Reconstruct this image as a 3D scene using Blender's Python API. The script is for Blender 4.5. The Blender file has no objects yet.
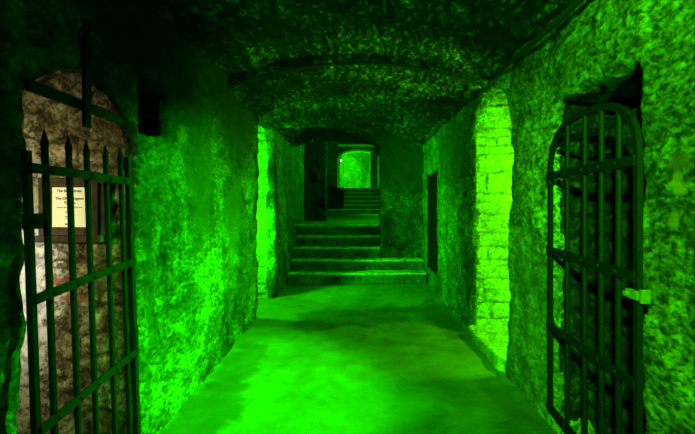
import bpy, bmesh, math, random
from mathutils import Vector, noise, Matrix

random.seed(7)
S = bpy.context.scene
COL = S.collection
V = Vector

# ------------------------------------------------------------------ helpers
def link(o, parent=None):
    COL.objects.link(o)
    if parent: o.parent = parent
    return o

def obj(name, bm, mat, parent=None, smooth=False):
    me = bpy.data.meshes.new(name)
    bmesh.ops.recalc_face_normals(bm, faces=bm.faces[:])
    bm.to_mesh(me); bm.free()
    if smooth:
        for p in me.polygons: p.use_smooth = True
    me.materials.append(mat)
    return link(bpy.data.objects.new(name, me), parent)

def thing(name, label, cat, loc=(0, 0, 0), group=None):
    o = bpy.data.objects.new(name, None); link(o)
    o.empty_display_size = .1
    o.location = loc
    o['label'] = label; o['category'] = cat
    if group: o['group'] = group
    return o

def tag(o, label, cat, group=None):
    o['label'] = label; o['category'] = cat
    if group: o['group'] = group
    return o

def box(bm, x0, x1, y0, y1, z0, z1, bevel=0):
    vs = [bm.verts.new((x, y, z)) for z in (z0, z1) for x, y in ((x0, y0), (x1, y0), (x1, y1), (x0, y1))]
    fs = [(3, 2, 1, 0), (4, 5, 6, 7), (0, 1, 5, 4), (1, 2, 6, 5), (2, 3, 7, 6), (3, 0, 4, 7)]
    fs = [bm.faces.new([vs[i] for i in f]) for f in fs]
    if bevel:
        es = list({e for f in fs for e in f.edges})
        bmesh.ops.bevel(bm, geom=es, offset=bevel, segments=2, affect='EDGES', profile=.6)

def tube(bm, pts, r, n=8, caps=True, flat=None):
    """sweep a round (or flat: (half_w, half_t)) section along pts; r may be a list"""
    pts = [V(p) for p in pts]
    rings = []
    ref = None
    for i, p in enumerate(pts):
        d = (pts[min(i + 1, len(pts) - 1)] - pts[max(i - 1, 0)]).normalized()
        if ref is None:
            ref = V((1, 0, 0)) if abs(d.x) < .8 else V((0, 1, 0))
        a = (ref - d * ref.dot(d)).normalized(); ref = a
        b = d.cross(a)
        rr = r[i] if isinstance(r, (list, tuple)) else r
        ring = []
        if flat:
            hw, ht = flat
            k = rr
            for sa, sb in ((-1, -1), (1, -1), (1, 1), (-1, 1)):
                ring.append(bm.verts.new(p + a * sa * ht * k + b * sb * hw * k))
        else:
            for j in range(n):
                t = 2 * math.pi * j / n
                ring.append(bm.verts.new(p + (a * math.cos(t) + b * math.sin(t)) * rr))
        rings.append(ring)
    m = len(rings[0])
    for r0, r1 in zip(rings, rings[1:]):
        for j in range(m):
            bm.faces.new((r0[j], r0[(j + 1) % m], r1[(j + 1) % m], r1[j]))
    if caps:
        bm.faces.new(rings[0][::-1]); bm.faces.new(rings[-1])

def fbm(p, s, o=4):
    return noise.fractal(V(p) * s, 1.0, 2.0, o)

# ------------------------------------------------------------------ materials
def mat(name):
    m = bpy.data.materials.new(name); m.use_nodes = True
    nt = m.node_tree
    for n in list(nt.nodes): nt.nodes.remove(n)
    out = nt.nodes.new('ShaderNodeOutputMaterial')
    b = nt.nodes.new('ShaderNodeBsdfPrincipled')
    nt.links.new(b.outputs[0], out.inputs[0])
    g = nt.nodes.new('ShaderNodeNewGeometry')
    return m, nt, b, g.outputs['Position']

def N(nt, kind, **kw):
    n = nt.nodes.new(kind)
    for k, v in kw.items():
        if k in ('operation', 'blend_type', 'data_type', 'feature', 'distance', 'noise_dimensions', 'interpolation_type', 'invert', 'vector_type'):
            setattr(n, k, v)
        else:
            n.inputs[k].default_value = v
    return n

def mapping(nt, vec, scale=(1, 1, 1), loc=(0, 0, 0)):
    m = N(nt, 'ShaderNodeMapping'); m.inputs['Scale'].default_value = scale; m.inputs['Location'].default_value = loc
    nt.links.new(vec, m.inputs['Vector']); return m.outputs[0]

def noise_tex(nt, vec, scale, detail=6, rough=.6, dist=0):
    n = N(nt, 'ShaderNodeTexNoise'); n.inputs['Scale'].default_value = scale
    n.inputs['Detail'].default_value = detail; n.inputs['Roughness'].default_value = rough
    n.inputs['Distortion'].default_value = dist
    nt.links.new(vec, n.inputs['Vector']); return n.outputs['Fac']

def ramp(nt, fac, stops, interp='LINEAR'):
    r = nt.nodes.new('ShaderNodeValToRGB'); r.color_ramp.interpolation = interp
    e = r.color_ramp.elements
    while len(e) > 1: e.remove(e[-1])
    for i, (p, c) in enumerate(stops):
        if isinstance(c, (int, float)): c = (c, c, c)
        x = e[0] if i == 0 else e.new(p)
        x.position = p; x.color = (*c, 1)
    nt.links.new(fac, r.inputs[0]); return r.outputs[0]

def mix(nt, fac, a, b, mode='MIX'):
    m = nt.nodes.new('ShaderNodeMixRGB'); m.blend_type = mode
    for i, x in ((0, fac), (1, a), (2, b)):
        if hasattr(x, 'links'): nt.links.new(x, m.inputs[i])
        elif i == 0: m.inputs[0].default_value = x
        else: m.inputs[i].default_value = (*x, 1)
    return m.outputs[0]

def mth(nt, op, a, b=0.0, c=None):
    m = nt.nodes.new('ShaderNodeMath'); m.operation = op
    for i, x in enumerate((a, b) if c is None else (a, b, c)):
        if hasattr(x, 'links'): nt.links.new(x, m.inputs[i])
        else: m.inputs[i].default_value = x
    return m.outputs[0]

def bump(nt, bsdf, h, strength, dist, prev=None):
    b = nt.nodes.new('ShaderNodeBump'); b.inputs['Strength'].default_value = strength
    b.inputs['Distance'].default_value = dist
    nt.links.new(h, b.inputs['Height'])
    if prev is not None: nt.links.new(prev, b.inputs['Normal'])
    nt.links.new(b.outputs[0], bsdf.inputs['Normal'])
    return b.outputs[0]

def blob(nt, pos, centre, radii, edge=.35, wob=None):
    """0..1 mask of a patch with a ragged outline at a place in the room"""
    mp = mapping(nt, pos, tuple(1 / r for r in radii), tuple(-c / r for c, r in zip(centre, radii)))
    ln = nt.nodes.new('ShaderNodeVectorMath'); ln.operation = 'LENGTH'
    nt.links.new(mp, ln.inputs[0])
    d = ln.outputs['Value']
    if wob is not None: d = mth(nt, 'ADD', d, mth(nt, 'MULTIPLY', mth(nt, 'SUBTRACT', wob, .5), 1.8))
    mr = nt.nodes.new('ShaderNodeMapRange'); mr.interpolation_type = 'SMOOTHSTEP'
    nt.links.new(d, mr.inputs[0])
    mr.inputs[1].default_value = 1.0 + edge / 2; mr.inputs[2].default_value = 1.0 - edge / 2
    return mr.outputs[0]

def stone_mat(name, dark, mid, light, streak=1.0, patches=None, bumpk=1.0, rough=.8, lo=.42, hi=.60, contrast=.85, tone=.5, joint=0, lip_light=0, blotch=.5):
    dark, mid, light = [tuple(c * tone for c in x) for x in (dark, mid, light)]
    m, nt, b, pos = mat(name)
    big = noise_tex(nt, pos, 1.1, 7, .62, .4)
    st = noise_tex(nt, mapping(nt, pos, (2.4, 2.4, .95)), 1.8, 8, .65, .8)
    fine = noise_tex(nt, mapping(nt, pos, (1, .6, 1.1)), 34, 8, .75, .15)
    grit = noise_tex(nt, pos, 90, 4, .7)
    f = mth(nt, 'ADD', mth(nt, 'MULTIPLY', big, .42), mth(nt, 'MULTIPLY', st, .40 * streak + .001))
    f = mth(nt, 'ADD', f, mth(nt, 'MULTIPLY', fine, .58 - .40 * streak))
    col = ramp(nt, f, [(lo, dark), ((lo + hi) / 2, mid), (hi, light)])
    # flaked plaster: pale specks and dark pits
    fl = noise_tex(nt, mapping(nt, pos, (1, .55, 1.1)), 13, 7, .72, .35)
    col = mix(nt, ramp(nt, fl, [(.60, 0), (.70, .75)]), col, tuple(min(1, c * 1.25) for c in light))
    col = mix(nt, ramp(nt, fl, [(.30, .85), (.40, 0)]), col, tuple(c * .5 for c in dark))
    clump = noise_tex(nt, mapping(nt, pos, (1, .55, 1.15)), 7.5, 8, .74, .25)
    col = mix(nt, contrast, col, ramp(nt, clump, [(.42, .28), (.50, .7), (.56, 1.0)]), 'MULTIPLY')
    col = mix(nt, contrast, col, ramp(nt, fine, [(.43, .10), (.54, 1.0)]), 'MULTIPLY')
    if joint:
        at = nt.nodes.new('ShaderNodeAttribute'); at.attribute_name = 'joint'
        jm = mth(nt, 'ADD', at.outputs['Fac'], mth(nt, 'MULTIPLY', mth(nt, 'SUBTRACT', fl, .5), 1.6))
        col = mix(nt, joint, col, ramp(nt, jm, [(.25, .06), (.65, 1.0)]), 'MULTIPLY')
    if lip_light:
        at = nt.nodes.new('ShaderNodeAttribute'); at.attribute_name = 'edgelit'
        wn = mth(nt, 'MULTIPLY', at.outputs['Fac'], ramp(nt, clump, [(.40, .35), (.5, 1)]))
        col = mix(nt, mth(nt, 'MULTIPLY', wn, lip_light), col, (.62, .64, .56))  # light catching the step edges, painted as a pale band
    big2 = noise_tex(nt, mapping(nt, pos, (1, 1, .55)), .95, 5, .6, .5)
    col = mix(nt, blotch, col, ramp(nt, big2, [(.42, .18), (.54, 1.0)]), 'MULTIPLY')
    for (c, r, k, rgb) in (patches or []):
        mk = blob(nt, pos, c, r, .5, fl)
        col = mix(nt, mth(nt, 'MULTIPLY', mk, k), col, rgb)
    nt.links.new(col, b.inputs['Base Color'])
    nt.links.new(ramp(nt, fl, [(.35, rough - .15), (.7, min(1, rough + .1))]), b.inputs['Roughness'])
    b.inputs['Specular IOR Level'].default_value = .12
    h = bump(nt, b, clump, .9 * bumpk, .10)
    h = bump(nt, b, fl, .9 * bumpk, .06, h)
    h = bump(nt, b, fine, .8 * bumpk, .035, h)
    bump(nt, b, grit, .5 * bumpk, .01, h)
    return m

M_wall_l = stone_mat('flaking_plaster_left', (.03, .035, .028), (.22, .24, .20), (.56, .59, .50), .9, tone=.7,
    patches=[((-1.3, 3.2, 2.75), (.5, 1.7, .58), .92, (.02, .022, .02)),  # upper wall darkened in the colour, where the light dies away
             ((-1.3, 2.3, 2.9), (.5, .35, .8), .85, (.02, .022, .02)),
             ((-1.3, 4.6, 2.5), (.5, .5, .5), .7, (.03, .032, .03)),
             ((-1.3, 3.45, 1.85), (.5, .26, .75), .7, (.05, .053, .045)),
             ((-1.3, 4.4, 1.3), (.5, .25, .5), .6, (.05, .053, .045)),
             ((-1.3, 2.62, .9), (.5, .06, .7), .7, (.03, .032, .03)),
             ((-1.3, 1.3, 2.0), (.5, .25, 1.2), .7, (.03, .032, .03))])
M_wall_r = stone_mat('lime_render_right', (.06, .065, .055), (.28, .30, .25), (.58, .61, .50), .45, tone=.8,
    patches=[((1.3, 1.69, 1.67), (.2, .06, .04), .9, (.10, .045, .02)),
             ((1.3, 1.70, 1.58), (.2, .035, .045), .75, (.30, .13, .05)),
             ((1.3, 1.72, 1.43), (.2, .035, .035), .7, (.24, .11, .045)),
             ((1.3, 2.60, 2.30), (.2, .07, .05), .7, (.05, .055, .05)),
             ((1.3, 3.25, .5), (.3, .45, .8), .6, (.06, .065, .055)),  # lower wall painted dark where the lamp's reach falls off
             ((1.3, 5.9, 2.2), (.3, .9, .5), .8, (.04, .043, .038))])
M_front = stone_mat('damp_end_wall_shaded_top', (.03, .032, .03), (.20, .21, .18), (.55, .58, .5), .35, lo=.42, hi=.6,
    patches=[((.8, 8.4, 2.4), (2.5, .6, .62), .9, (.035, .037, .033))])  # shade painted over the top of the wall, where no light reaches
M_ceil = stone_mat('sooty_vault_rubble', (.02, .022, .018), (.15, .16, .13), (.62, .64, .53), 0.0, lo=.42, hi=.62, bumpk=1.2, rough=.75, tone=1.0, joint=.9, blotch=.7)
M_jamb = stone_mat('pale_dressed_stone', (.25, .24, .18), (.50, .49, .38), (.75, .73, .58), .25, bumpk=1, contrast=.45, tone=.8, joint=.35, blotch=.1)
M_sill = stone_mat('pale_sill_stone', (.25, .24, .18), (.50, .49, .38), (.75, .73, .58), .25, contrast=.4, tone=.8, blotch=.1)
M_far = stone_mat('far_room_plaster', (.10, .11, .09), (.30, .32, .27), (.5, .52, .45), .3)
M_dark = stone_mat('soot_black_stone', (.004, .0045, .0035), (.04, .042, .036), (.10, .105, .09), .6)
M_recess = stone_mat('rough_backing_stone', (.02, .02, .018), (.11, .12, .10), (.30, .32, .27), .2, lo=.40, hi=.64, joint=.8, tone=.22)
M_step = stone_mat('step_stone_lit_lips', (.08, .085, .07), (.24, .26, .22), (.42, .44, .37), .15, lip_light=.6, blotch=.2)  # carries the painted light on the step lips

def rubble_mat():
    m, nt, b, pos = mat('brown_rubble_masonry')
    big = noise_tex(nt, pos, 6, 8, .65, .7)
    fine = noise_tex(nt, pos, 45, 8, .75)
    md = noise_tex(nt, pos, 16, 8, .7, .8)
    col = ramp(nt, big, [(.40, (.12, .10, .04)), (.5, (.32, .28, .14)), (.60, (.58, .54, .36))])
    col = mix(nt, .75, col, ramp(nt, fine, [(.42, .2), (.56, 1)]), 'MULTIPLY')
    col = mix(nt, .8, col, ramp(nt, md, [(.40, .12), (.50, .7), (.55, 1)]), 'MULTIPLY')
    at = nt.nodes.new('ShaderNodeAttribute'); at.attribute_name = 'joint'
    col = mix(nt, .75, col, ramp(nt, mth(nt, 'ADD', at.outputs['Fac'], mth(nt, 'SUBTRACT', md, .5)), [(.1, .15), (.6, 1)]), 'MULTIPLY')
    wob = noise_tex(nt, pos, 30, 5, .6)
    for c, r in (((-1.765, 2.48, 1.02), (.085, .2, .045)), ((-1.68, 2.48, .93), (.08, .2, .03))):
        col = mix(nt, mth(nt, 'MULTIPLY', blob(nt, pos, c, r, .5, wob), .8), col, (.20, .075, .035))
    col = mix(nt, mth(nt, 'MULTIPLY', blob(nt, pos, (-2.14, 2.48, 1.05), (.34, .4, .95), .3, wob), .6), col, mix(nt, .8, (.72, .71, .64), ramp(nt, md, [(.40, .3), (.52, 1)]), 'MULTIPLY'))  # pale patch paints the lamp's pool of light on the cell wall
    nt.links.new(col, b.inputs['Base Color']); b.inputs['Roughness'].default_value = .9
    b.inputs['Specular IOR Level'].default_value = .15
    h = bump(nt, b, big, .7, .05); h = bump(nt, b, md, 1, .04, h); bump(nt, b, fine, .9, .025, h)
    return m
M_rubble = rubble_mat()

def floor_mat():
    m, nt, b, pos = mat('worn_concrete_floor')
    big = noise_tex(nt, pos, .9, 6, .6, .6)
    md = noise_tex(nt, pos, 4.5, 8, .65, .4)
    fine = noise_tex(nt, pos, 45, 6, .7)
    f = mth(nt, 'ADD', mth(nt, 'MULTIPLY', big, .6), mth(nt, 'MULTIPLY', md, .4))
    col = ramp(nt, f, [(.40, (.045, .048, .042)), (.52, (.070, .074, .064)), (.62, (.095, .10, .088))])
    col = mix(nt, .25, col, ramp(nt, fine, [(.3, .4), (.6, 1)]), 'MULTIPLY')
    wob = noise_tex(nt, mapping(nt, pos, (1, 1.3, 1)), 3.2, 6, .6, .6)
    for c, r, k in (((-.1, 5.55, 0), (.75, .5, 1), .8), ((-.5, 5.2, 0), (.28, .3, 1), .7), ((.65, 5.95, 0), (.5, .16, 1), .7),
                    ((-1.08, 2.9, 0), (.22, .75, 1), .7), ((-1.1, 3.9, 0), (.2, .6, 1), .6), ((1.2, 2.2, 0), (.3, 1.3, 1), .6),  # last patch here is the shadow beside the right wall, painted in
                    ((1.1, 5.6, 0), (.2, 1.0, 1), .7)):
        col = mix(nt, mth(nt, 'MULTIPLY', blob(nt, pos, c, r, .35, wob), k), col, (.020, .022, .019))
    # thin cracks
    vo = nt.nodes.new('ShaderNodeTexVoronoi'); vo.feature = 'DISTANCE_TO_EDGE'; vo.inputs['Scale'].default_value = .8
    wv = nt.nodes.new('ShaderNodeVectorMath'); wv.operation = 'ADD'
    nn = nt.nodes.new('ShaderNodeTexNoise'); nn.inputs['Scale'].default_value = 2.5; nn.inputs['Detail'].default_value = 6
    nt.links.new(pos, nn.inputs['Vector']); nt.links.new(pos, wv.inputs[0]); nt.links.new(nn.outputs['Color'], wv.inputs[1])
    nt.links.new(wv.outputs[0], vo.inputs['Vector'])
    crack = ramp(nt, vo.outputs['Distance'], [(0, 0), (.012, 1)])
    col = mix(nt, .22, col, crack, 'MULTIPLY')
    nt.links.new(col, b.inputs['Base Color'])
    nt.links.new(ramp(nt, md, [(.35, .62), (.65, .9)]), b.inputs['Roughness'])
    b.inputs['Specular IOR Level'].default_value = .2
    h = bump(nt, b, md, .35, .03); h = bump(nt, b, fine, .3, .01, h); bump(nt, b, crack, .2, .006, h)
    return m
M_floor = floor_mat()

def simple(name, col, rough=.6, metal=0.0, ns=30, amt=.35, bk=.3, spec=.05):
    m, nt, b, pos = mat(name)
    n = noise_tex(nt, pos, ns, 6, .65)
    c = ramp(nt, n, [(.3, tuple(x * (1 - amt) for x in col)), (.7, tuple(min(1, x * (1 + amt)) for x in col))])
    nt.links.new(c, b.inputs['Base Color'])
    b.inputs['Roughness'].default_value = rough; b.inputs['Metallic'].default_value = metal
    b.inputs['Specular IOR Level'].default_value = spec
    bump(nt, b, n, bk, .006)
    return m
M_iron = simple('black_painted_iron', (.004, .0045, .0035), .6, .0, 60, .5, .5)
M_iron_r = simple('weathered_grey_iron', (.0025, .003, .0025), .6, .0, 60, .5, .5)
M_latch = simple('scuffed_steel', (.07, .075, .065), .5, .2, 40)
M_wood = simple('dark_stained_wood', (.035, .028, .02), .6, 0, 18, .5, .4)
M_paper = simple('aged_white_paper', (.72, .73, .66), .8, 0, 9, .06, .05)
M_ink = simple('black_printing_ink', (.04, .04, .04), .7, 0, 9, .1, 0)
M_cable = simple('black_rubber_cable', (.01, .01, .01), .7, 0, 9, .1, 0)
M_beam = simple('pale_painted_beam', (.4, .42, .38), .7, 0, 12, .25, .2)
def emis(name, col, s):
    m, nt, b, pos = mat(name)
    b.inputs['Base Color'].default_value = (*col, 1)
    b.inputs['Emission Color'].default_value = (*col, 1); b.inputs['Emission Strength'].default_value = s
    return m
M_bulb = emis('lit_green_bulb', (.35, 1, .35), 6)

# ------------------------------------------------------------------ masonry generators
def struct(o):
    o['kind'] = 'structure'; return o

def cutter_prism(axis, prof, a, b):
    """solid made by pushing a 2-D outline along an axis. axis 'x': prof=(y,z); axis 'y': prof=(x,z)"""
    bm = bmesh.new()
    def P(u, w, t): return (t, u, w) if axis == 'x' else (u, t, w)
    r0 = [bm.verts.new(P(u, w, a)) for u, w in prof]
    r1 = [bm.verts.new(P(u, w, b)) for u, w in prof]
    n = len(prof)
    for i in range(n): bm.faces.new((r0[i], r0[(i + 1) % n], r1[(i + 1) % n], r1[i]))
    bm.faces.new(r0[::-1]); bm.faces.new(r1)
    return bm

def arch_prof(u0, u1, z0, spring, apex, n=16, p=2.0):
    c = (u0 + u1) / 2; h = (u1 - u0) / 2
    pts = [(u0, z0), (u1, z0)]
    for i in range(n + 1):
        t = math.pi * i / n
        ct, st = math.cos(t), math.sin(t)
        pts.append((c + h * math.copysign(abs(ct) ** (2 / p), ct), spring + (apex - spring) * abs(st) ** (2 / p)))
    return pts

def rect_prof(u0, u1, z0, z1): return [(u0, z0), (u1, z0), (u1, z1), (u0, z1)]

def rough_displace(me, amp=1.0, seed=0.0, keep=None):
    me.calc_loop_triangles() if False else None
    nor = [v.normal.copy() for v in me.vertices]
    for v, n in zip(me.vertices, nor):
        p = v.co + V((seed, seed * 1.7, 0))
        d = .028 * fbm(p, 1.3, 3) + .018 * fbm(p, 5.5, 4) + .010 * noise.noise(p * 17)
        fl = noise.noise(p * 3.1 + V((9, 3, 1)))
        fl2 = noise.noise(V((p.x * 6, p.y * 6, p.z * 4)) + V((2, 8, 5)))
        if fl + .5 * fl2 > .12: d += .012 * min(1, (fl + .5 * fl2 - .12) * 12)
        k = amp if keep is None else amp * keep(v.co)
        v.co = v.co + n * d * k

def wall_slab(name, dims, cuts, material, voxel=.035, amp=1.0, seed=0.0):
    bm = bmesh.new(); box(bm, *dims)
    tmp = obj('temporary', bm, material)
    cutters = []
    for c in cuts:
        co = obj('temporary', c, material); cutters.append(co)
        md = tmp.modifiers.new('b', 'BOOLEAN'); md.operation = 'DIFFERENCE'; md.solver = 'EXACT'; md.object = co
    rm = tmp.modifiers.new('r', 'REMESH'); rm.mode = 'VOXEL'; rm.voxel_size = voxel
    bpy.context.view_layer.update()
    dg = bpy.context.evaluated_depsgraph_get()
    me = bpy.data.meshes.new_from_object(tmp.evaluated_get(dg))
    me.name = name
    for c in cutters + [tmp]: bpy.data.objects.remove(c, do_unlink=True)
    rough_displace(me, amp, seed)
    for p in me.polygons: p.use_smooth = True
    me.materials.clear(); me.materials.append(material)
    return struct(link(bpy.data.objects.new(name, me)))

class Courses:
    """height of rough coursed stones at (u, w)"""
    def __init__(s, h=(.09, .2), l=(.14, .42), joint=.018, depth=.03, warp=.02, seed=1, top=6):
        s.rnd = random.Random(seed); s.joint = joint; s.depth = depth; s.warp = warp; s.seed = seed
        s.rows = []; z = -1.0
        while z < top:
            hh = s.rnd.uniform(*h); s.rows.append((z, z + hh)); z += hh
        s.blocks = []
        for _ in s.rows:
            us = [-12 - s.rnd.random()]
            while us[-1] < 14: us.append(us[-1] + s.rnd.uniform(*l))
            s.blocks.append(us)
    def at(s, u, w):
        k = V((u, w, s.seed * 3.3))
        u2 = u + s.warp * noise.noise(k * 6); w2 = w + s.warp * noise.noise(k * 5 + V((7, 7, 7)))
        import bisect
        i = bisect.bisect([r[0] for r in s.rows], w2) - 1 if not hasattr(s, '_k') else bisect.bisect(s._k, w2) - 1
        i = max(0, min(len(s.rows) - 1, i))
        z0, z1 = s.rows[i]; us = s.blocks[i]
        j = bisect.bisect(us, u2) - 1
        j = max(0, min(len(us) - 2, j))
        d = min(w2 - z0, z1 - w2, u2 - us[j], us[j + 1] - u2)
        e = max(0, min(1, d / s.joint)); e = e * e * (3 - 2 * e)
        bl = noise.noise(V((i * 3.7, j * 5.1, s.seed))) * .5
        s.e = e * (.75 + .8 * bl)
        return s.depth * (e * (.8 + .6 * bl)) + .35 * s.depth * fbm(k, 9, 4) * (.4 + e)

def stone_face(name, P, u0, u1, w0, w1, C, material, step=.015, parent=None, thick=.1, nrm=None, full=False):
    """grid face: P(u,w) -> point, nrm(u,w) -> outward normal; closed at the back so it has a real thickness"""
    nu = max(2, int((u1 - u0) / step)); nw = max(2, int((w1 - w0) / step))
    bm = bmesh.new(); g = []; bk = []; lay = bm.verts.layers.float.new('joint')
    for i in range(nu + 1):
        row = []; brow = []
        for j in range(nw + 1):
            u = u0 + (u1 - u0) * i / nu; w = w0 + (w1 - w0) * j / nw
            p = V(P(u, w)); n = V(nrm(u, w))
            vt = bm.verts.new(p + n * (C.at(u, w))); vt[lay] = C.e; row.append(vt)
            brow.append(bm.verts.new(p - n * thick) if full or i in (0, nu) or j in (0, nw) else None)
        g.append(row); bk.append(brow)
    for i in range(nu):
        for j in range(nw): bm.faces.new((g[i][j], g[i + 1][j], g[i + 1][j + 1], g[i][j + 1]))
    for i in range(nu):
        for j in (0, nw): bm.faces.new((g[i][j], g[i + 1][j], bk[i + 1][j], bk[i][j]))
    for j in range(nw):
        for i in (0, nu): bm.faces.new((g[i][j], g[i][j + 1], bk[i][j + 1], bk[i][j]))
    if full:
        for i in range(nu):
            for j in range(nw): bm.faces.new((bk[i][j], bk[i][j + 1], bk[i + 1][j + 1], bk[i + 1][j]))
        return obj(name, bm, material, parent, smooth=True)
    bnd = [bk[i][0] for i in range(nu + 1)] + [bk[nu][j] for j in range(1, nw + 1)] + \
          [bk[i][nw] for i in range(nu - 1, -1, -1)] + [bk[0][j] for j in range(nw - 1, 0, -1)]
    bm.faces.new(bnd)
    o = obj(name, bm, material, parent, smooth=True)
    return o

# ------------------------------------------------------------------ camera  (eye 1.5 m up in the middle of the passage)
cd = bpy.data.cameras.new('camera'); cam = bpy.data.objects.new('camera', cd); COL.objects.link(cam)
cam.location = (0, 0, 1.5); cam.rotation_euler = (math.pi / 2, 0, 0)
cd.sensor_width = 36; cd.lens = 420 / 695 * 36
cd.shift_x = -10.5 / 695; cd.shift_y = -14 / 695
cd.clip_start = .02; cd.clip_end = 100
S.camera = cam

# ------------------------------------------------------------------ the passage
YB = -2.6        # back end, behind the camera
WT = 3.15
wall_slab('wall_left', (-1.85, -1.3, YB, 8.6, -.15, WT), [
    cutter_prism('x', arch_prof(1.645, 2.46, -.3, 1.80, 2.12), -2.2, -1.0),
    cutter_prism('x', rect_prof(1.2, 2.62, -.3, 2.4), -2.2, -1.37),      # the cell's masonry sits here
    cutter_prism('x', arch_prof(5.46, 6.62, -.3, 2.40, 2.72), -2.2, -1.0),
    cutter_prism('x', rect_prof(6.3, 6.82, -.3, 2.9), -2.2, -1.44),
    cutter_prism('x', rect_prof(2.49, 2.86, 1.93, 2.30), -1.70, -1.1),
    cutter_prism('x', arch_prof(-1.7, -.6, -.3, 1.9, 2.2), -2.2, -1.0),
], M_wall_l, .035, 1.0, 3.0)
wall_slab('wall_right', (1.3, 1.85, YB, 8.6, -.15, WT), [
    cutter_prism('x', rect_prof(1.95, 2.80, .05, 2.17), 1.1, 2.2),
    cutter_prism('x', rect_prof(2.6, 2.92, .05, 2.17), 1.39, 2.2),
    cutter_prism('x', arch_prof(3.62, 4.73, -.3, 2.22, 2.62), 1.0, 2.2),
    cutter_prism('x', rect_prof(4.4, 4.93, -.3, 2.8), 1.40, 2.2),
    cutter_prism('x', rect_prof(6.92, 7.74, .28, 2.06), 1.0, 1.6),
], M_wall_r, .035, 1.0, 8.0)
Cb = Courses((.10, .2), (.14, .34), .03, .035, .05, 61)
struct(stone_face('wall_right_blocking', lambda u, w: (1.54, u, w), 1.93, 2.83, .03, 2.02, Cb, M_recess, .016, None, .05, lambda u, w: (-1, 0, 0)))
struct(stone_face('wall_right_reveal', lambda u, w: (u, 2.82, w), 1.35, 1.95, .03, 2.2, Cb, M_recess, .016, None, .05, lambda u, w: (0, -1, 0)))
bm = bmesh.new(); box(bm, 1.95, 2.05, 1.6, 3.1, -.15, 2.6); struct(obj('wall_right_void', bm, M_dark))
# end wall with the opening onto the steps
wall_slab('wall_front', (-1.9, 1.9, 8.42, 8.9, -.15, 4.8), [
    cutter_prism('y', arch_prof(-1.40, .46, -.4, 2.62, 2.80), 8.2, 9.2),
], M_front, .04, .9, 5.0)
wall_slab('wall_back', (-1.9, 1.9, YB - .4, YB + .02, -.15, WT), [], M_dark, .08, 1, 1.0)

# floor: the passage and the side rooms share one slab
def ground(name, x0, x1, y0, y1, z, step, amp, material, th=.2):
    nx = int((x1 - x0) / step); ny = int((y1 - y0) / step)
    bm = bmesh.new(); g = []
    for i in range(nx + 1):
        row = []
        for j in range(ny + 1):
            x = x0 + (x1 - x0) * i / nx; y = y0 + (y1 - y0) * j / ny
            row.append(bm.verts.new((x, y, z + amp * (fbm((x, y, 0), 1.1, 3) + .35 * fbm((x, y, 3), 6, 3)) - amp * .4)))
        g.append(row)
    for i in range(nx):
        for j in range(ny): bm.faces.new((g[i][j], g[i + 1][j], g[i + 1][j + 1], g[i][j + 1]))
    top = list(bm.faces)
    r = bmesh.ops.extrude_face_region(bm, geom=top)
    for v in r['geom']:
        if isinstance(v, bmesh.types.BMVert): v.co.z = z - th
    return struct(obj(name, bm, material, smooth=True))
ground('floor', -4.3, 3.6, YB - .4, 8.7, 0, .06, .010, M_floor)

# vaulted ceiling: two bays, the far one a little lower
Cv = Courses((.05, .12), (.10, .32), .035, .03, .10, 11)
def vault_step(y0, y1, spring, apex, xr=1.42, seed=0):
    # stone_face steps in u by angle, so scale it: use arc length as u instead
    h = apex - spring; R = (xr * xr + h * h) / (2 * h); zc = apex - R
    am = math.asin(xr / R) * R
    def P(u, w): return (math.sin(u / R) * R, w, zc + math.cos(u / R) * R)
    class CC:
        def at(s, u, w):
            h = Cv.at(w + seed, u + 1.5); s.e = Cv.e
            return h + .03 * fbm((u, w, seed), 1.4, 3)
    return P, am, CC(), (lambda u, w: (-math.sin(u / R), 0, -math.cos(u / R)))
for nm, y0, y1, sp, ap, sd in (('ceiling', YB - .3, 4.14, 2.68, 2.98, 0), ('ceiling_far_bay', 4.10, 8.5, 2.62, 2.88, 4)):
    P, am, CC, nr = vault_step(y0, y1, sp, ap, 1.42, sd)
    struct(stone_face(nm, P, -am, am, y0, y1, CC, M_ceil, .03, None, .13, nr, True))

# ---- side cell on the left behind the barred gate (lit by its own warm lamp)
Cc = Courses((.08, .22), (.12, .40), .03, .022, .07, 21)
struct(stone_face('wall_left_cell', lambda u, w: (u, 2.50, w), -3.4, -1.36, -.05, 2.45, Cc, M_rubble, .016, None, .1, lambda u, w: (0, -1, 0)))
bm = bmesh.new(); box(bm, -4.2, -3.35, .4, 2.65, -.15, 2.6); struct(obj('wall_cell_end', bm, M_dark))
bm = bmesh.new(); box(bm, -3.4, -1.8, .3, .45, -.15, 2.6); struct(obj('wall_cell_near', bm, M_dark))
bm = bmesh.new(); box(bm, -4.2, -1.83, .3, 2.62, 2.45, 2.6); struct(obj('ceiling_cell', bm, M_dark))

# ---- bright side opening on the left, further on
Cl = Courses((.12, .34), (.35, .9), .02, .03, .02, 31)
struct(stone_face('wall_left_jamb', lambda u, w: (u, 6.66, w), -3.2, -1.36, -.05, 2.9, Cl, M_jamb, .02, None, .1, lambda u, w: (0, -1, 0)))
bm = bmesh.new(); box(bm, -3.3, -3.2, 5.0, 6.8, -.15, 2.95); struct(obj('wall_left_room_end', bm, M_jamb))
bm = bmesh.new(); box(bm, -3.2, -1.83, 5.0, 5.12, -.15, 2.95); struct(obj('wall_left_room_near', bm, M_jamb))
bm = bmesh.new(); box(bm, -3.3, -1.83, 5.0, 6.8, 2.9, 3.05); struct(obj('ceiling_left_room', bm, M_dark))
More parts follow.
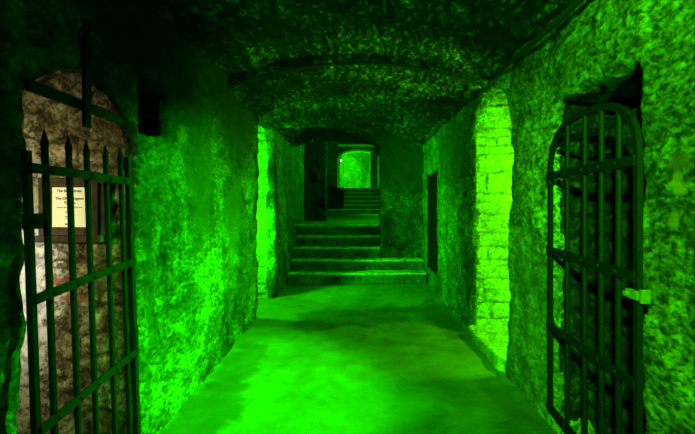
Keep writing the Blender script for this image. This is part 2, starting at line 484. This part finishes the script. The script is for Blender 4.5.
# ---- bright side opening on the right
Cr = Courses((.08, .27), (.35, .95), .016, .04, .02, 44)
struct(stone_face('wall_right_jamb', lambda u, w: (u, 4.75, w), 1.33, 3.1, -.05, 3.0, Cr, M_jamb, .013, None, .1, lambda u, w: (0, -1, 0)))
bm = bmesh.new(); box(bm, 3.1, 3.2, 3.2, 4.9, -.15, 3.05); struct(obj('wall_right_room_end', bm, M_jamb))
bm = bmesh.new(); box(bm, 1.83, 3.1, 3.2, 3.32, -.15, 3.05); struct(obj('wall_right_room_near', bm, M_jamb))
bm = bmesh.new(); box(bm, 1.83, 3.2, 3.2, 4.9, 3.0, 3.12); struct(obj('ceiling_right_room', bm, M_dark))
# ---- side opening behind the viewer on the left
bm = bmesh.new(); box(bm, -3.0, -2.9, -2.1, -.2, -.15, 2.6); struct(obj('wall_back_room_end', bm, M_dark))
bm = bmesh.new(); box(bm, -2.9, -1.83, -2.1, -1.98, -.15, 2.6); struct(obj('wall_back_room_far', bm, M_dark))
bm = bmesh.new(); box(bm, -2.9, -1.83, -.32, -.2, -.15, 2.6); struct(obj('wall_back_room_near', bm, M_dark))
bm = bmesh.new(); box(bm, -3.0, -1.83, -2.1, -.2, 2.5, 2.65); struct(obj('ceiling_back_room', bm, M_dark))

# ---- upper passage beyond the steps
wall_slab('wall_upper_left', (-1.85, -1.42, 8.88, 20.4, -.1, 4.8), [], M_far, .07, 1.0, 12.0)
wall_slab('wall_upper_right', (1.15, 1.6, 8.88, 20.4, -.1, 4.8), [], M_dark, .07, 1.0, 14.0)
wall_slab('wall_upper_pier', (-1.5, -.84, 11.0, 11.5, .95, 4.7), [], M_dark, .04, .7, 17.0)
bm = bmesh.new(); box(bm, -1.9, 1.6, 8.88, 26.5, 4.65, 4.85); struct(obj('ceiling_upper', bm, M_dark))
ground('floor_upper', -1.5, 1.3, 9.02, 20.6, 1.025, .1, .008, M_step, .3)
wall_slab('wall_far', (-1.9, 1.6, 20.55, 21.1, .9, 4.75), [
    cutter_prism('y', arch_prof(-.93, .97, 1.0, 3.58, 4.02, p=2.3), 20.2, 21.6)], M_far, .05, .7, 9.0)
wall_slab('wall_far_room', (-1.9, 1.6, 25.0, 25.3, 1.9, 4.75), [], M_far, .07, 1.0, 19.0)
bm = bmesh.new(); box(bm, -1.9, -1.5, 21.05, 25.1, 1.9, 4.7); struct(obj('wall_far_room_left', bm, M_far))
bm = bmesh.new(); box(bm, 1.3, 1.6, 21.05, 25.1, 1.9, 4.7); struct(obj('wall_far_room_right', bm, M_far))
ground('floor_far_room', -1.6, 1.4, 20.5, 25.1, 2.225, .2, .006, M_step, .3)

# ------------------------------------------------------------------ steps
def step_mesh(x0, x1, y0, y1, z0, z1, seed):
    bm = bmesh.new(); box(bm, x0, x1, y0, y1, z0, z1)
    bmesh.ops.bisect_plane(bm, geom=bm.verts[:] + bm.edges[:] + bm.faces[:], plane_co=(0, 0, z1 - .045), plane_no=(0, 0, 1))
    n = 24
    bmesh.ops.subdivide_edges(bm, edges=[e for e in bm.edges if abs(e.verts[0].co.x - e.verts[1].co.x) > .1], cuts=n, use_grid_fill=True)
    edge = [e for e in bm.edges if all(abs(v.co.y - y0) < 1e-4 and abs(v.co.z - z1) < 1e-4 for v in e.verts)]
    bmesh.ops.bevel(bm, geom=edge, offset=.018, segments=3, affect='EDGES', profile=.5)
    for v in bm.verts:
        c = v.co.copy()
        w = math.exp(-((c.x - (x0 + x1) / 2) / ((x1 - x0) * .28)) ** 2)
        if c.z > z1 - .05: v.co.z -= .012 * w * (1 if c.y < y0 + .1 else .2)
        if c.y < y0 + .05: v.co.y += .010 * fbm(c + V((seed, 0, 0)), 4, 3)
        if c.z > z1 - .02: v.co.z += .006 * fbm(c + V((0, seed, 0)), 6, 3)
    lay = bm.verts.layers.float.new('edgelit')
    for v in bm.verts: v[lay] = 1.0 if v.co.z > z1 - .036 else 0.0  # marks the top band for the painted edge light
    return bm
R1 = .205
st = thing('stone_staircase', 'flight of five hollowed stone steps climbing from the passage floor', 'stairs', (0, 7.8, 0))
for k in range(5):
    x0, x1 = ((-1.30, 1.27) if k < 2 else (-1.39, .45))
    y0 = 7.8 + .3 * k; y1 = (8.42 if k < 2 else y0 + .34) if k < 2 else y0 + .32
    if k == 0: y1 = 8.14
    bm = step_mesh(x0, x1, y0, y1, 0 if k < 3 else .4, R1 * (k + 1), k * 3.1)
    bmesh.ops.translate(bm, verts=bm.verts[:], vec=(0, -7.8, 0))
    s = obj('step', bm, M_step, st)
    if k == 1:
        s['label'] = 'wide second step meeting the foot of the end wall'
    if k == 0: s['label'] = 'widest bottom step on the passage floor'
st2 = thing('stone_staircase', 'distant flight of steps leading up to the glowing archway', 'stairs', (0, 19.0, 1.025))
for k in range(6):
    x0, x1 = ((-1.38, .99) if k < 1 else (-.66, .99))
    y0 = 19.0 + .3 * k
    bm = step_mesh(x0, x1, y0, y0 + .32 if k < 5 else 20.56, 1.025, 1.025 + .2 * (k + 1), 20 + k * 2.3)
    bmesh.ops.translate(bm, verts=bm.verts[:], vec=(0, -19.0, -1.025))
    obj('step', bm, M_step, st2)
# low dark side block beside the far steps
bm = bmesh.new(); box(bm, -1.42, -.67, 19.32, 20.56, 1.03, 2.2, .02); struct(obj('trim_1', bm, M_dark))
# sill of the right-hand opening
bm = step_mesh(0, 1.10, 0, .75, 0, .125, 4.4)
for v in bm.verts:
    x, y = v.co.x, v.co.y
    v.co.x = 1.25 + y; v.co.y = 4.73 - x
    v.co.x += .02 * fbm(v.co, 4, 3) + (.035 if v.co.y < 3.75 and x > .9 else 0)
tag(obj('stone_threshold', bm, M_sill), 'raised pale stone threshold with a chipped corner in the bright right opening', 'threshold')

# ------------------------------------------------------------------ iron gates
def round_bar(name, p0, p1, r, material, parent, spike=0, n=8):
    p0, p1 = V(p0), V(p1); d = (p1 - p0).normalized()
    bm = bmesh.new()
    if spike:
        pts = [p0, p1 - d * spike, p1 - d * spike * .85, p1 - d * .004, p1]
        tube(bm, pts, [r, r, r * 1.2, r * .22, r * .05], n)
    else:
        m = (p0 + p1) / 2 + V((0, .004, 0))
        tube(bm, [p0, m, p1], r, n)
    return obj(name, bm, material, parent, smooth=False)

def flat_bar(name, pts, hw, ht, material, parent, rivets=()):
    """hw: half height seen from the passage, ht: half thickness across"""
    bm = bmesh.new(); tube(bm, pts, 1.0, flat=(hw, ht))
    for rv in rivets:
        bmesh.ops.create_uvsphere(bm, u_segments=8, v_segments=5, radius=.011, matrix=Matrix.Translation(rv))
    return obj(name, bm, material, parent)

# left gate, spiked, fitted in the cell doorway
GL = V((-1.27, 1.60, .08))
g = thing('iron_gate', 'black barred gate with spear-topped bars across the lit cell on the left', 'gate', GL)
def gx(y, z): return -1.168 - .062 * y + .035 * (1.8 - z)
def LP(y, z, off=0): return V((gx(y, z) + off, y, z)) - GL
bars = [1.704, 1.859, 1.995, 2.162, 2.312]
for y in bars:
    yy = y
    round_bar('bar', LP(yy, .12), LP(yy, 1.80), .0135, M_iron, g, spike=.07)
flat_bar('stile', [LP(1.60, .08), LP(1.60, .9), LP(1.60, 1.70)], .012, .012, M_iron, g)
flat_bar('stile', [LP(2.40, .08), LP(2.40, .9), LP(2.40, 1.76)], .016, .012, M_iron, g)
for z0, z1 in ((1.634, 1.620), (1.133, 1.165), (.63, .655), (.14, .14)):
    pts = [LP(1.60, z0, .016), LP(2.0, (z0 + z1) / 2 + .004, .016), LP(2.41, z1, .016)]
    flat_bar('rail', pts, .019, .006, M_iron, g, [LP(y, z0 + (z1 - z0) * (y - 1.6) / .81, .022) for y in bars])
for z in (.74, 1.42):
    bm = bmesh.new(); tube(bm, [LP(2.40, z - .05), LP(2.40, z + .05)], .022, 10)
    tube(bm, [LP(2.40, z), LP(2.46, z, -.01)], 1.0, flat=(.018, .008)); obj('hinge', bm, M_iron, g)
bm = bmesh.new()
a = LP(1.60, 1.43); box(bm, a.x - .012, a.x + .02, a.y - .02, a.y + .05, a.z - .03, a.z + .03, .004)
tube(bm, [LP(1.60, 1.43, .02), LP(1.60, 1.43, .05)], .01, 8)
obj('latch', bm, M_iron_r, g)

# iron bars fixed in the head of the same doorway
TL = V((-1.30, 2.0, 1.965))
t = thing('iron_crossbar', 'black crossbar with an upright strap in the arch above the spear-topped gate', 'bar', TL)
def TP(y, z, off=0): return V((-1.168 - .062 * y - .02 + off, y, z)) - TL
flat_bar('crossbar', [TP(1.64, 1.962), TP(2.0, 1.965), TP(2.45, 1.965)], .024, .008, M_iron, t)
flat_bar('upright_strap', [TP(2.0, 1.86, .02), TP(2.0, 2.1, .02), TP(2.0, 2.74, .02)], .022, .008, M_iron, t, [TP(2.0, 2.25, .03), TP(2.0, 2.5, .03)])
bm = bmesh.new(); tube(bm, [TP(1.75, 2.045, -.02), TP(1.95, 2.06, -.30), ], 1.0, flat=(.012, .008)); obj('brace', bm, M_iron, t)

# right gate with a rounded head, hung in front of the blocked doorway
GR = V((1.22, 1.82, .12))
g = thing('iron_gate', 'tall round-headed barred gate in front of the dark recess on the right', 'gate', GR)
KG = .955
def RP(y, z, off=0): return V(((1.29 + .064 * (y - 1.9) - .02) * KG + off, y * KG, 1.5 + (z - 1.5) * KG)) - GR
ya, yb = 1.905, 2.915
fr = [RP(yb, .09), RP(yb, 1.0)]
cy = (ya + yb) / 2; hy = (yb - ya) / 2
sp, ap = 1.72, 2.02
for i in range(25):
    tt = math.pi * i / 24
    c, s = math.cos(tt), math.sin(tt)
    fr.append(RP(cy + hy * math.copysign(abs(c) ** (2 / 2.5), c), sp + (ap - sp) * s ** (2 / 2.5)))
fr += [RP(ya, 1.0), RP(ya, .09)]
bm = bmesh.new(); tube(bm, fr, 1.0, flat=(.017, .012)); 
obj('arched_frame', bm, M_iron_r, g)
def head(y):
    q = abs((y - cy) / hy); return sp + (ap - sp) * max(0, 1 - q ** 2.5) ** (1 / 2.5)
rb = [2.075, 2.245, 2.42, 2.61]
rb = [2.06, 2.225, 2.41, 2.64]
for y in rb: round_bar('bar', RP(y, .12), RP(y, head(y) - .01), .0145, M_iron_r, g)
for z0, z1 in ((1.695, 1.685), (1.165, 1.178), (.677, .655), (.12, .10)):
    pts = [RP(ya, z0, -.014), RP(cy, (z0 + z1) / 2, -.014), RP(yb + .02, z1, -.014)]
    flat_bar('rail', pts, .023, .006, M_iron_r, g, [RP(y, z0 + (z1 - z0) * (y - ya) / 1.01, -.02) for y in rb])
flat_bar('rail', [RP(ya + .06, 1.90, .01), RP(cy, 1.90, .01), RP(yb - .1, 1.885, .01)], .012, .006, M_iron_r, g)
for z in (1.68, .66):
    bm = bmesh.new(); tube(bm, [RP(yb, z - .05), RP(yb, z + .05)], .022, 10)
    tube(bm, [RP(yb, z), RP(yb + .07, z, .03)], 1.0, flat=(.018, .008)); obj('hinge', bm, M_iron_r, g)
bm = bmesh.new()
a = RP(1.90, 1.085)
box(bm, a.x - .03, a.x - .005, a.y - .03, a.y + .05, a.z - .02, a.z + .02, .006)
tube(bm, [a + V((-.02, .03, 0)), a + V((-.045, .03, 0))], .012, 10)
box(bm, a.x - .02, a.x + .02, a.y - .05, a.y - .03, a.z - .03, a.z + .03, .005)
o = obj('latch', bm, M_latch, g); o['label'] = 'pale scuffed bolt and keeper'

# small far gate in the right wall
GF = V((1.30, 6.95, .32))
g = thing('iron_gate', 'small distant barred gate low in the right wall beside the stairs', 'gate', GF)
def FP(y, z, off=0): return V((1.29 + off, y, z)) - GF
bm = bmesh.new()
tube(bm, [FP(6.95, .32), FP(6.95, 2.02)], 1.0, flat=(.02, .012)); tube(bm, [FP(7.71, .32), FP(7.71, 2.02)], 1.0, flat=(.02, .012))
obj('frame', bm, M_iron_r, g)
for i in range(1, 7): round_bar('bar', FP(6.95 + .76 * i / 7, .34), FP(6.95 + .76 * i / 7, 1.99), .011, M_iron_r, g)
for z in (.36, .95, 1.53, 1.98):
    flat_bar('rail', [FP(6.94, z, -.012), FP(7.3, z, -.012), FP(7.72, z, -.012)], .022, .006, M_iron_r, g)
bm = bmesh.new(); b0 = FP(6.98, .38, .014); b1 = FP(7.68, .93, .03)
box(bm, b0.x, b1.x, b0.y, b1.y, b0.z, b1.z, .004); obj('kick_panel', bm, M_wood, g)

# ------------------------------------------------------------------ notice board in the cell
NB = V((-1.76, 2.42, 1.28))
n_ = thing('notice_board', 'dark wooden notice board on the rubble wall behind the spear-topped gate', 'notice board', NB)
k = 2.42 / 420
def px(x, y): return ((x - 358) * k - NB.x, 1.5 + (203 - y) * k - NB.z)
x0, z1 = px(41, 178); x1, z0 = px(106, 241)
bm = bmesh.new(); box(bm, x0, x1, .0, .035, z0, z1, .006); obj('backing_board', bm, M_wood, n_)
bm = bmesh.new()
box(bm, x0, x1, -.03, .0, z1 - .03, z1, .005); box(bm, x0, x1, -.05, .0, z0 - .005, z0 + .035, .005)
box(bm, x0, x0 + .03, -.022, .0, z0 + .035, z1 - .03, .004); box(bm, x1 - .06, x1 - .035, -.022, .0, z0 + .035, z1 - .03, .004)
obj('frame', bm, M_wood, n_)
p0 = px(53, 187.5); p1 = px(87, 227)
bm = bmesh.new(); box(bm, p0[0], p1[0], -.006, .0005, p1[1], p0[1]); pa = obj('notice_sheet', bm, M_paper, n_)
pa['label'] = 'white printed sheet'
def text(s, cx, cz, size, bold=0):
    cu = bpy.data.curves.new('lettering', 'FONT'); cu.body = s; cu.size = size; cu.align_x = 'CENTER'; cu.align_y = 'CENTER'
    cu.extrude = .0004; cu.offset = bold
    tmp = bpy.data.objects.new('t', cu); COL.objects.link(tmp)
    bpy.context.view_layer.update()
    me = bpy.data.meshes.new_from_object(tmp.evaluated_get(bpy.context.evaluated_depsgraph_get()))
    bpy.data.objects.remove(tmp, do_unlink=True)
    me.transform(Matrix.Translation((cx, -.0068, cz)) @ Matrix.Rotation(math.pi / 2, 4, 'X'))
    me.materials.clear(); me.materials.append(M_ink)
    link(bpy.data.objects.new('lettering', me), pa)
def tx(s, x, y, size, bold=0): c = px(x, y); text(s, c[0], c[1], size, bold)
tx('The Back Street', 70, 191, .022, .0005)
tx('The Old Dungeon', 70.3, 198.5, .022, .0005)
tx('Rooms', 70.5, 202.6, .022, .0005)
tx('access is not allowed beyond here', 70.5, 207.3, .0105, .0002)
tx('please keep', 70.5, 212, .011, .0003); tx('to the', 70.5, 214.2, .011, .0003); tx('marked path', 70.5, 216.4, .011, .0003); tx('at all times', 70.5, 218.6, .011, .0003)
tx('thank you', 70.5, 224, .014, .0006)

# ------------------------------------------------------------------ cable, vault shadow line, brackets, beam, far lamp
pts = []
y = -2.2
while y < 3.95:
    pts.append(V((1.225 + .008 * noise.noise(V((y * 3, 0, 0))), y, 2.615 + .022 * (y - 2.2) / 1.7 + .012 * noise.noise(V((y * 2, 5, 0))))))
    y += .12
bm = bmesh.new(); tube(bm, pts, .02, 8)
tag(obj('cord_and_shadow_line', bm, M_cable), 'thick black cord clipped along the right edge of the vaulted ceiling', 'cord')
pts = []
h = .30; R = (1.42 ** 2 + h * h) / (2 * h); zc = 2.98 - R
for i in range(41):
    x = 1.24 - 2.55 * i / 40
    pts.append(V((x, 4.08 + .02 * noise.noise(V((x * 3, 0, 2))), zc + math.sqrt(R * R - x * x) - .125 + .008 * noise.noise(V((x * 4, 1, 2))))))
bm = bmesh.new(); tube(bm, pts, .016, 8)  # dark tube stands in for the shaded gap between the bays
tag(obj('cord_and_shadow_line', bm, M_cable), 'thin black strip drawing the shadow gap across the vault from wall to wall', 'cord')
bm = bmesh.new()
tube(bm, [(-1.72, 2.66, 2.08), (-1.27, 2.66, 2.08)], .02, 10); tube(bm, [(-1.27, 2.66, 2.03), (-1.27, 2.66, 2.15)], .024, 10)
box(bm, -1.66, -1.645, 2.58, 2.74, 2.0, 2.2, .003)
tag(obj('hinge_pin', bm, M_iron), 'rusty dark hinge pin in the square hole high on the left wall', 'bracket')
bm = bmesh.new(); box(bm, -.98, .86, 20.38, 20.54, 4.24, 4.36, .01)
tag(obj('lintel_beam', bm, M_beam), 'pale horizontal beam above the glowing far archway', 'beam')
L0 = V((-.86, 20.66, 3.58))
l_ = thing('bulkhead_lamp', 'tiny glowing lamp inside the left side of the far arch', 'lamp', L0)
bm = bmesh.new(); box(bm, -.07, -.01, -.06, .06, -.08, .08, .01); obj('lamp_base', bm, M_beam, l_)
bm = bmesh.new(); bmesh.ops.create_uvsphere(bm, u_segments=16, v_segments=10, radius=.045, matrix=Matrix.Translation((.02, 0, 0)))
obj('lamp_globe', bm, M_bulb, l_, True)
bm = bmesh.new()
rp = [(-.97, 2.24), (-.97, 3.0)] + [(u, w) for u, w in arch_prof(-.97, 1.01, 2, 3.58, 4.06, 24, 2.3)[2:]][::-1] + [(1.01, 3.0), (1.01, 2.24)]
tube(bm, [(u, 20.5, w) for u, w in rp], 1.0, flat=(.035, .05)); struct(obj('trim_3', bm, M_beam))
# dark door leaf standing open at the right of the far arch
bm = bmesh.new()
for i in range(4): box(bm, .62 + .085 * i, .70 + .085 * i, 20.40, 20.45, 2.24, 3.95 - .0 * i, .006)
box(bm, .62, .96, 20.45, 20.48, 2.6, 2.7, .005); box(bm, .62, .96, 20.45, 20.48, 3.4, 3.5, .005)
struct(obj('door_1', bm, M_wood))
bm = bmesh.new(); box(bm, .585, .615, 20.39, 20.47, 2.24, 3.97, .005); struct(obj('trim_2', bm, M_beam))

# ------------------------------------------------------------------ lights
G = (0.012, 1.0, 0.0)
def point(name, loc, e, col=G, r=.08):
    d = bpy.data.lights.new(name, 'POINT'); d.energy = e; d.color = col; d.shadow_soft_size = r
    o = bpy.data.objects.new(name, d); o.location = loc; COL.objects.link(o); return o
def spot(name, loc, at, e, ang, blend=.6, col=G, r=.08):
    d = bpy.data.lights.new(name, 'SPOT'); d.energy = e; d.color = col; d.shadow_soft_size = r
    d.spot_size = math.radians(ang); d.spot_blend = blend
    o = bpy.data.objects.new(name, d); o.location = loc
    o.rotation_euler = (V(at) - V(loc)).to_track_quat('-Z', 'Y').to_euler(); COL.objects.link(o); return o
GY = (.10, 1, 0)
spot('fill_vault', (.2, -.9, .5), (.5, 3.3, 2.9), 1250, 50, 1, G, .1)  # added fill that brightens the vault
spot('flood_right_room', (2.15, 4.25, 2.75), (-1.3, 3.1, 1.7), 13000, 84, .8, G, .12)
point('lamp_right_room', (2.3, 3.65, 1.5), 540, GY, .15)
spot('flood_left_room', (-1.9, 6.0, 1.2), (1.3, 7.6, .8), 1300, 88, .9, G, .1)
point('lamp_left_room', (-2.3, 5.6, 1.5), 800, G, .15)
spot('flood_behind', (-.35, -.8, 2.45), (1.3, 1.45, 1.75), 4600, 62, 1, (.06, 1, 0), .06)
spot('fill_floor', (-.2, -.6, 2.6), (-.1, 4.1, 0), 3600, 52, 1, G, .15)  # added fill from above the viewer, spread evenly over the floor
point('lamp_landing', (.85, 10.75, 2.9), 520, G, .1)
point('fill_far_steps', (.98, 17.2, 2.9), 160, G, .1)  # unseen fill, added so the distant flight shows
point('lamp_far_room', (-1.3, 22.4, 3.2), 3000, G, .1)
WARM = (1, .86, .40)
spot('lamp_cell', (-2.15, .65, 1.5), (-2.3, 2.5, 1.05), 330, 40, .7, (1, .97, .88), .04)
spot('lamp_cell_dim', (-2.05, .62, 1.6), (-2.0, 2.5, 1.2), 210, 75, 1, WARM, .1)

w = bpy.data.worlds.new('world'); S.world = w; w.use_nodes = True
w.node_tree.nodes['Background'].inputs[0].default_value = (0, .02, 0, 1)
w.node_tree.nodes['Background'].inputs[1].default_value = 0.0
S.view_settings.view_transform = 'Standard'; S.view_settings.look = 'None'
S.view_settings.gamma = 1; S.view_settings.use_curve_mapping = False
S.view_settings.exposure = 0
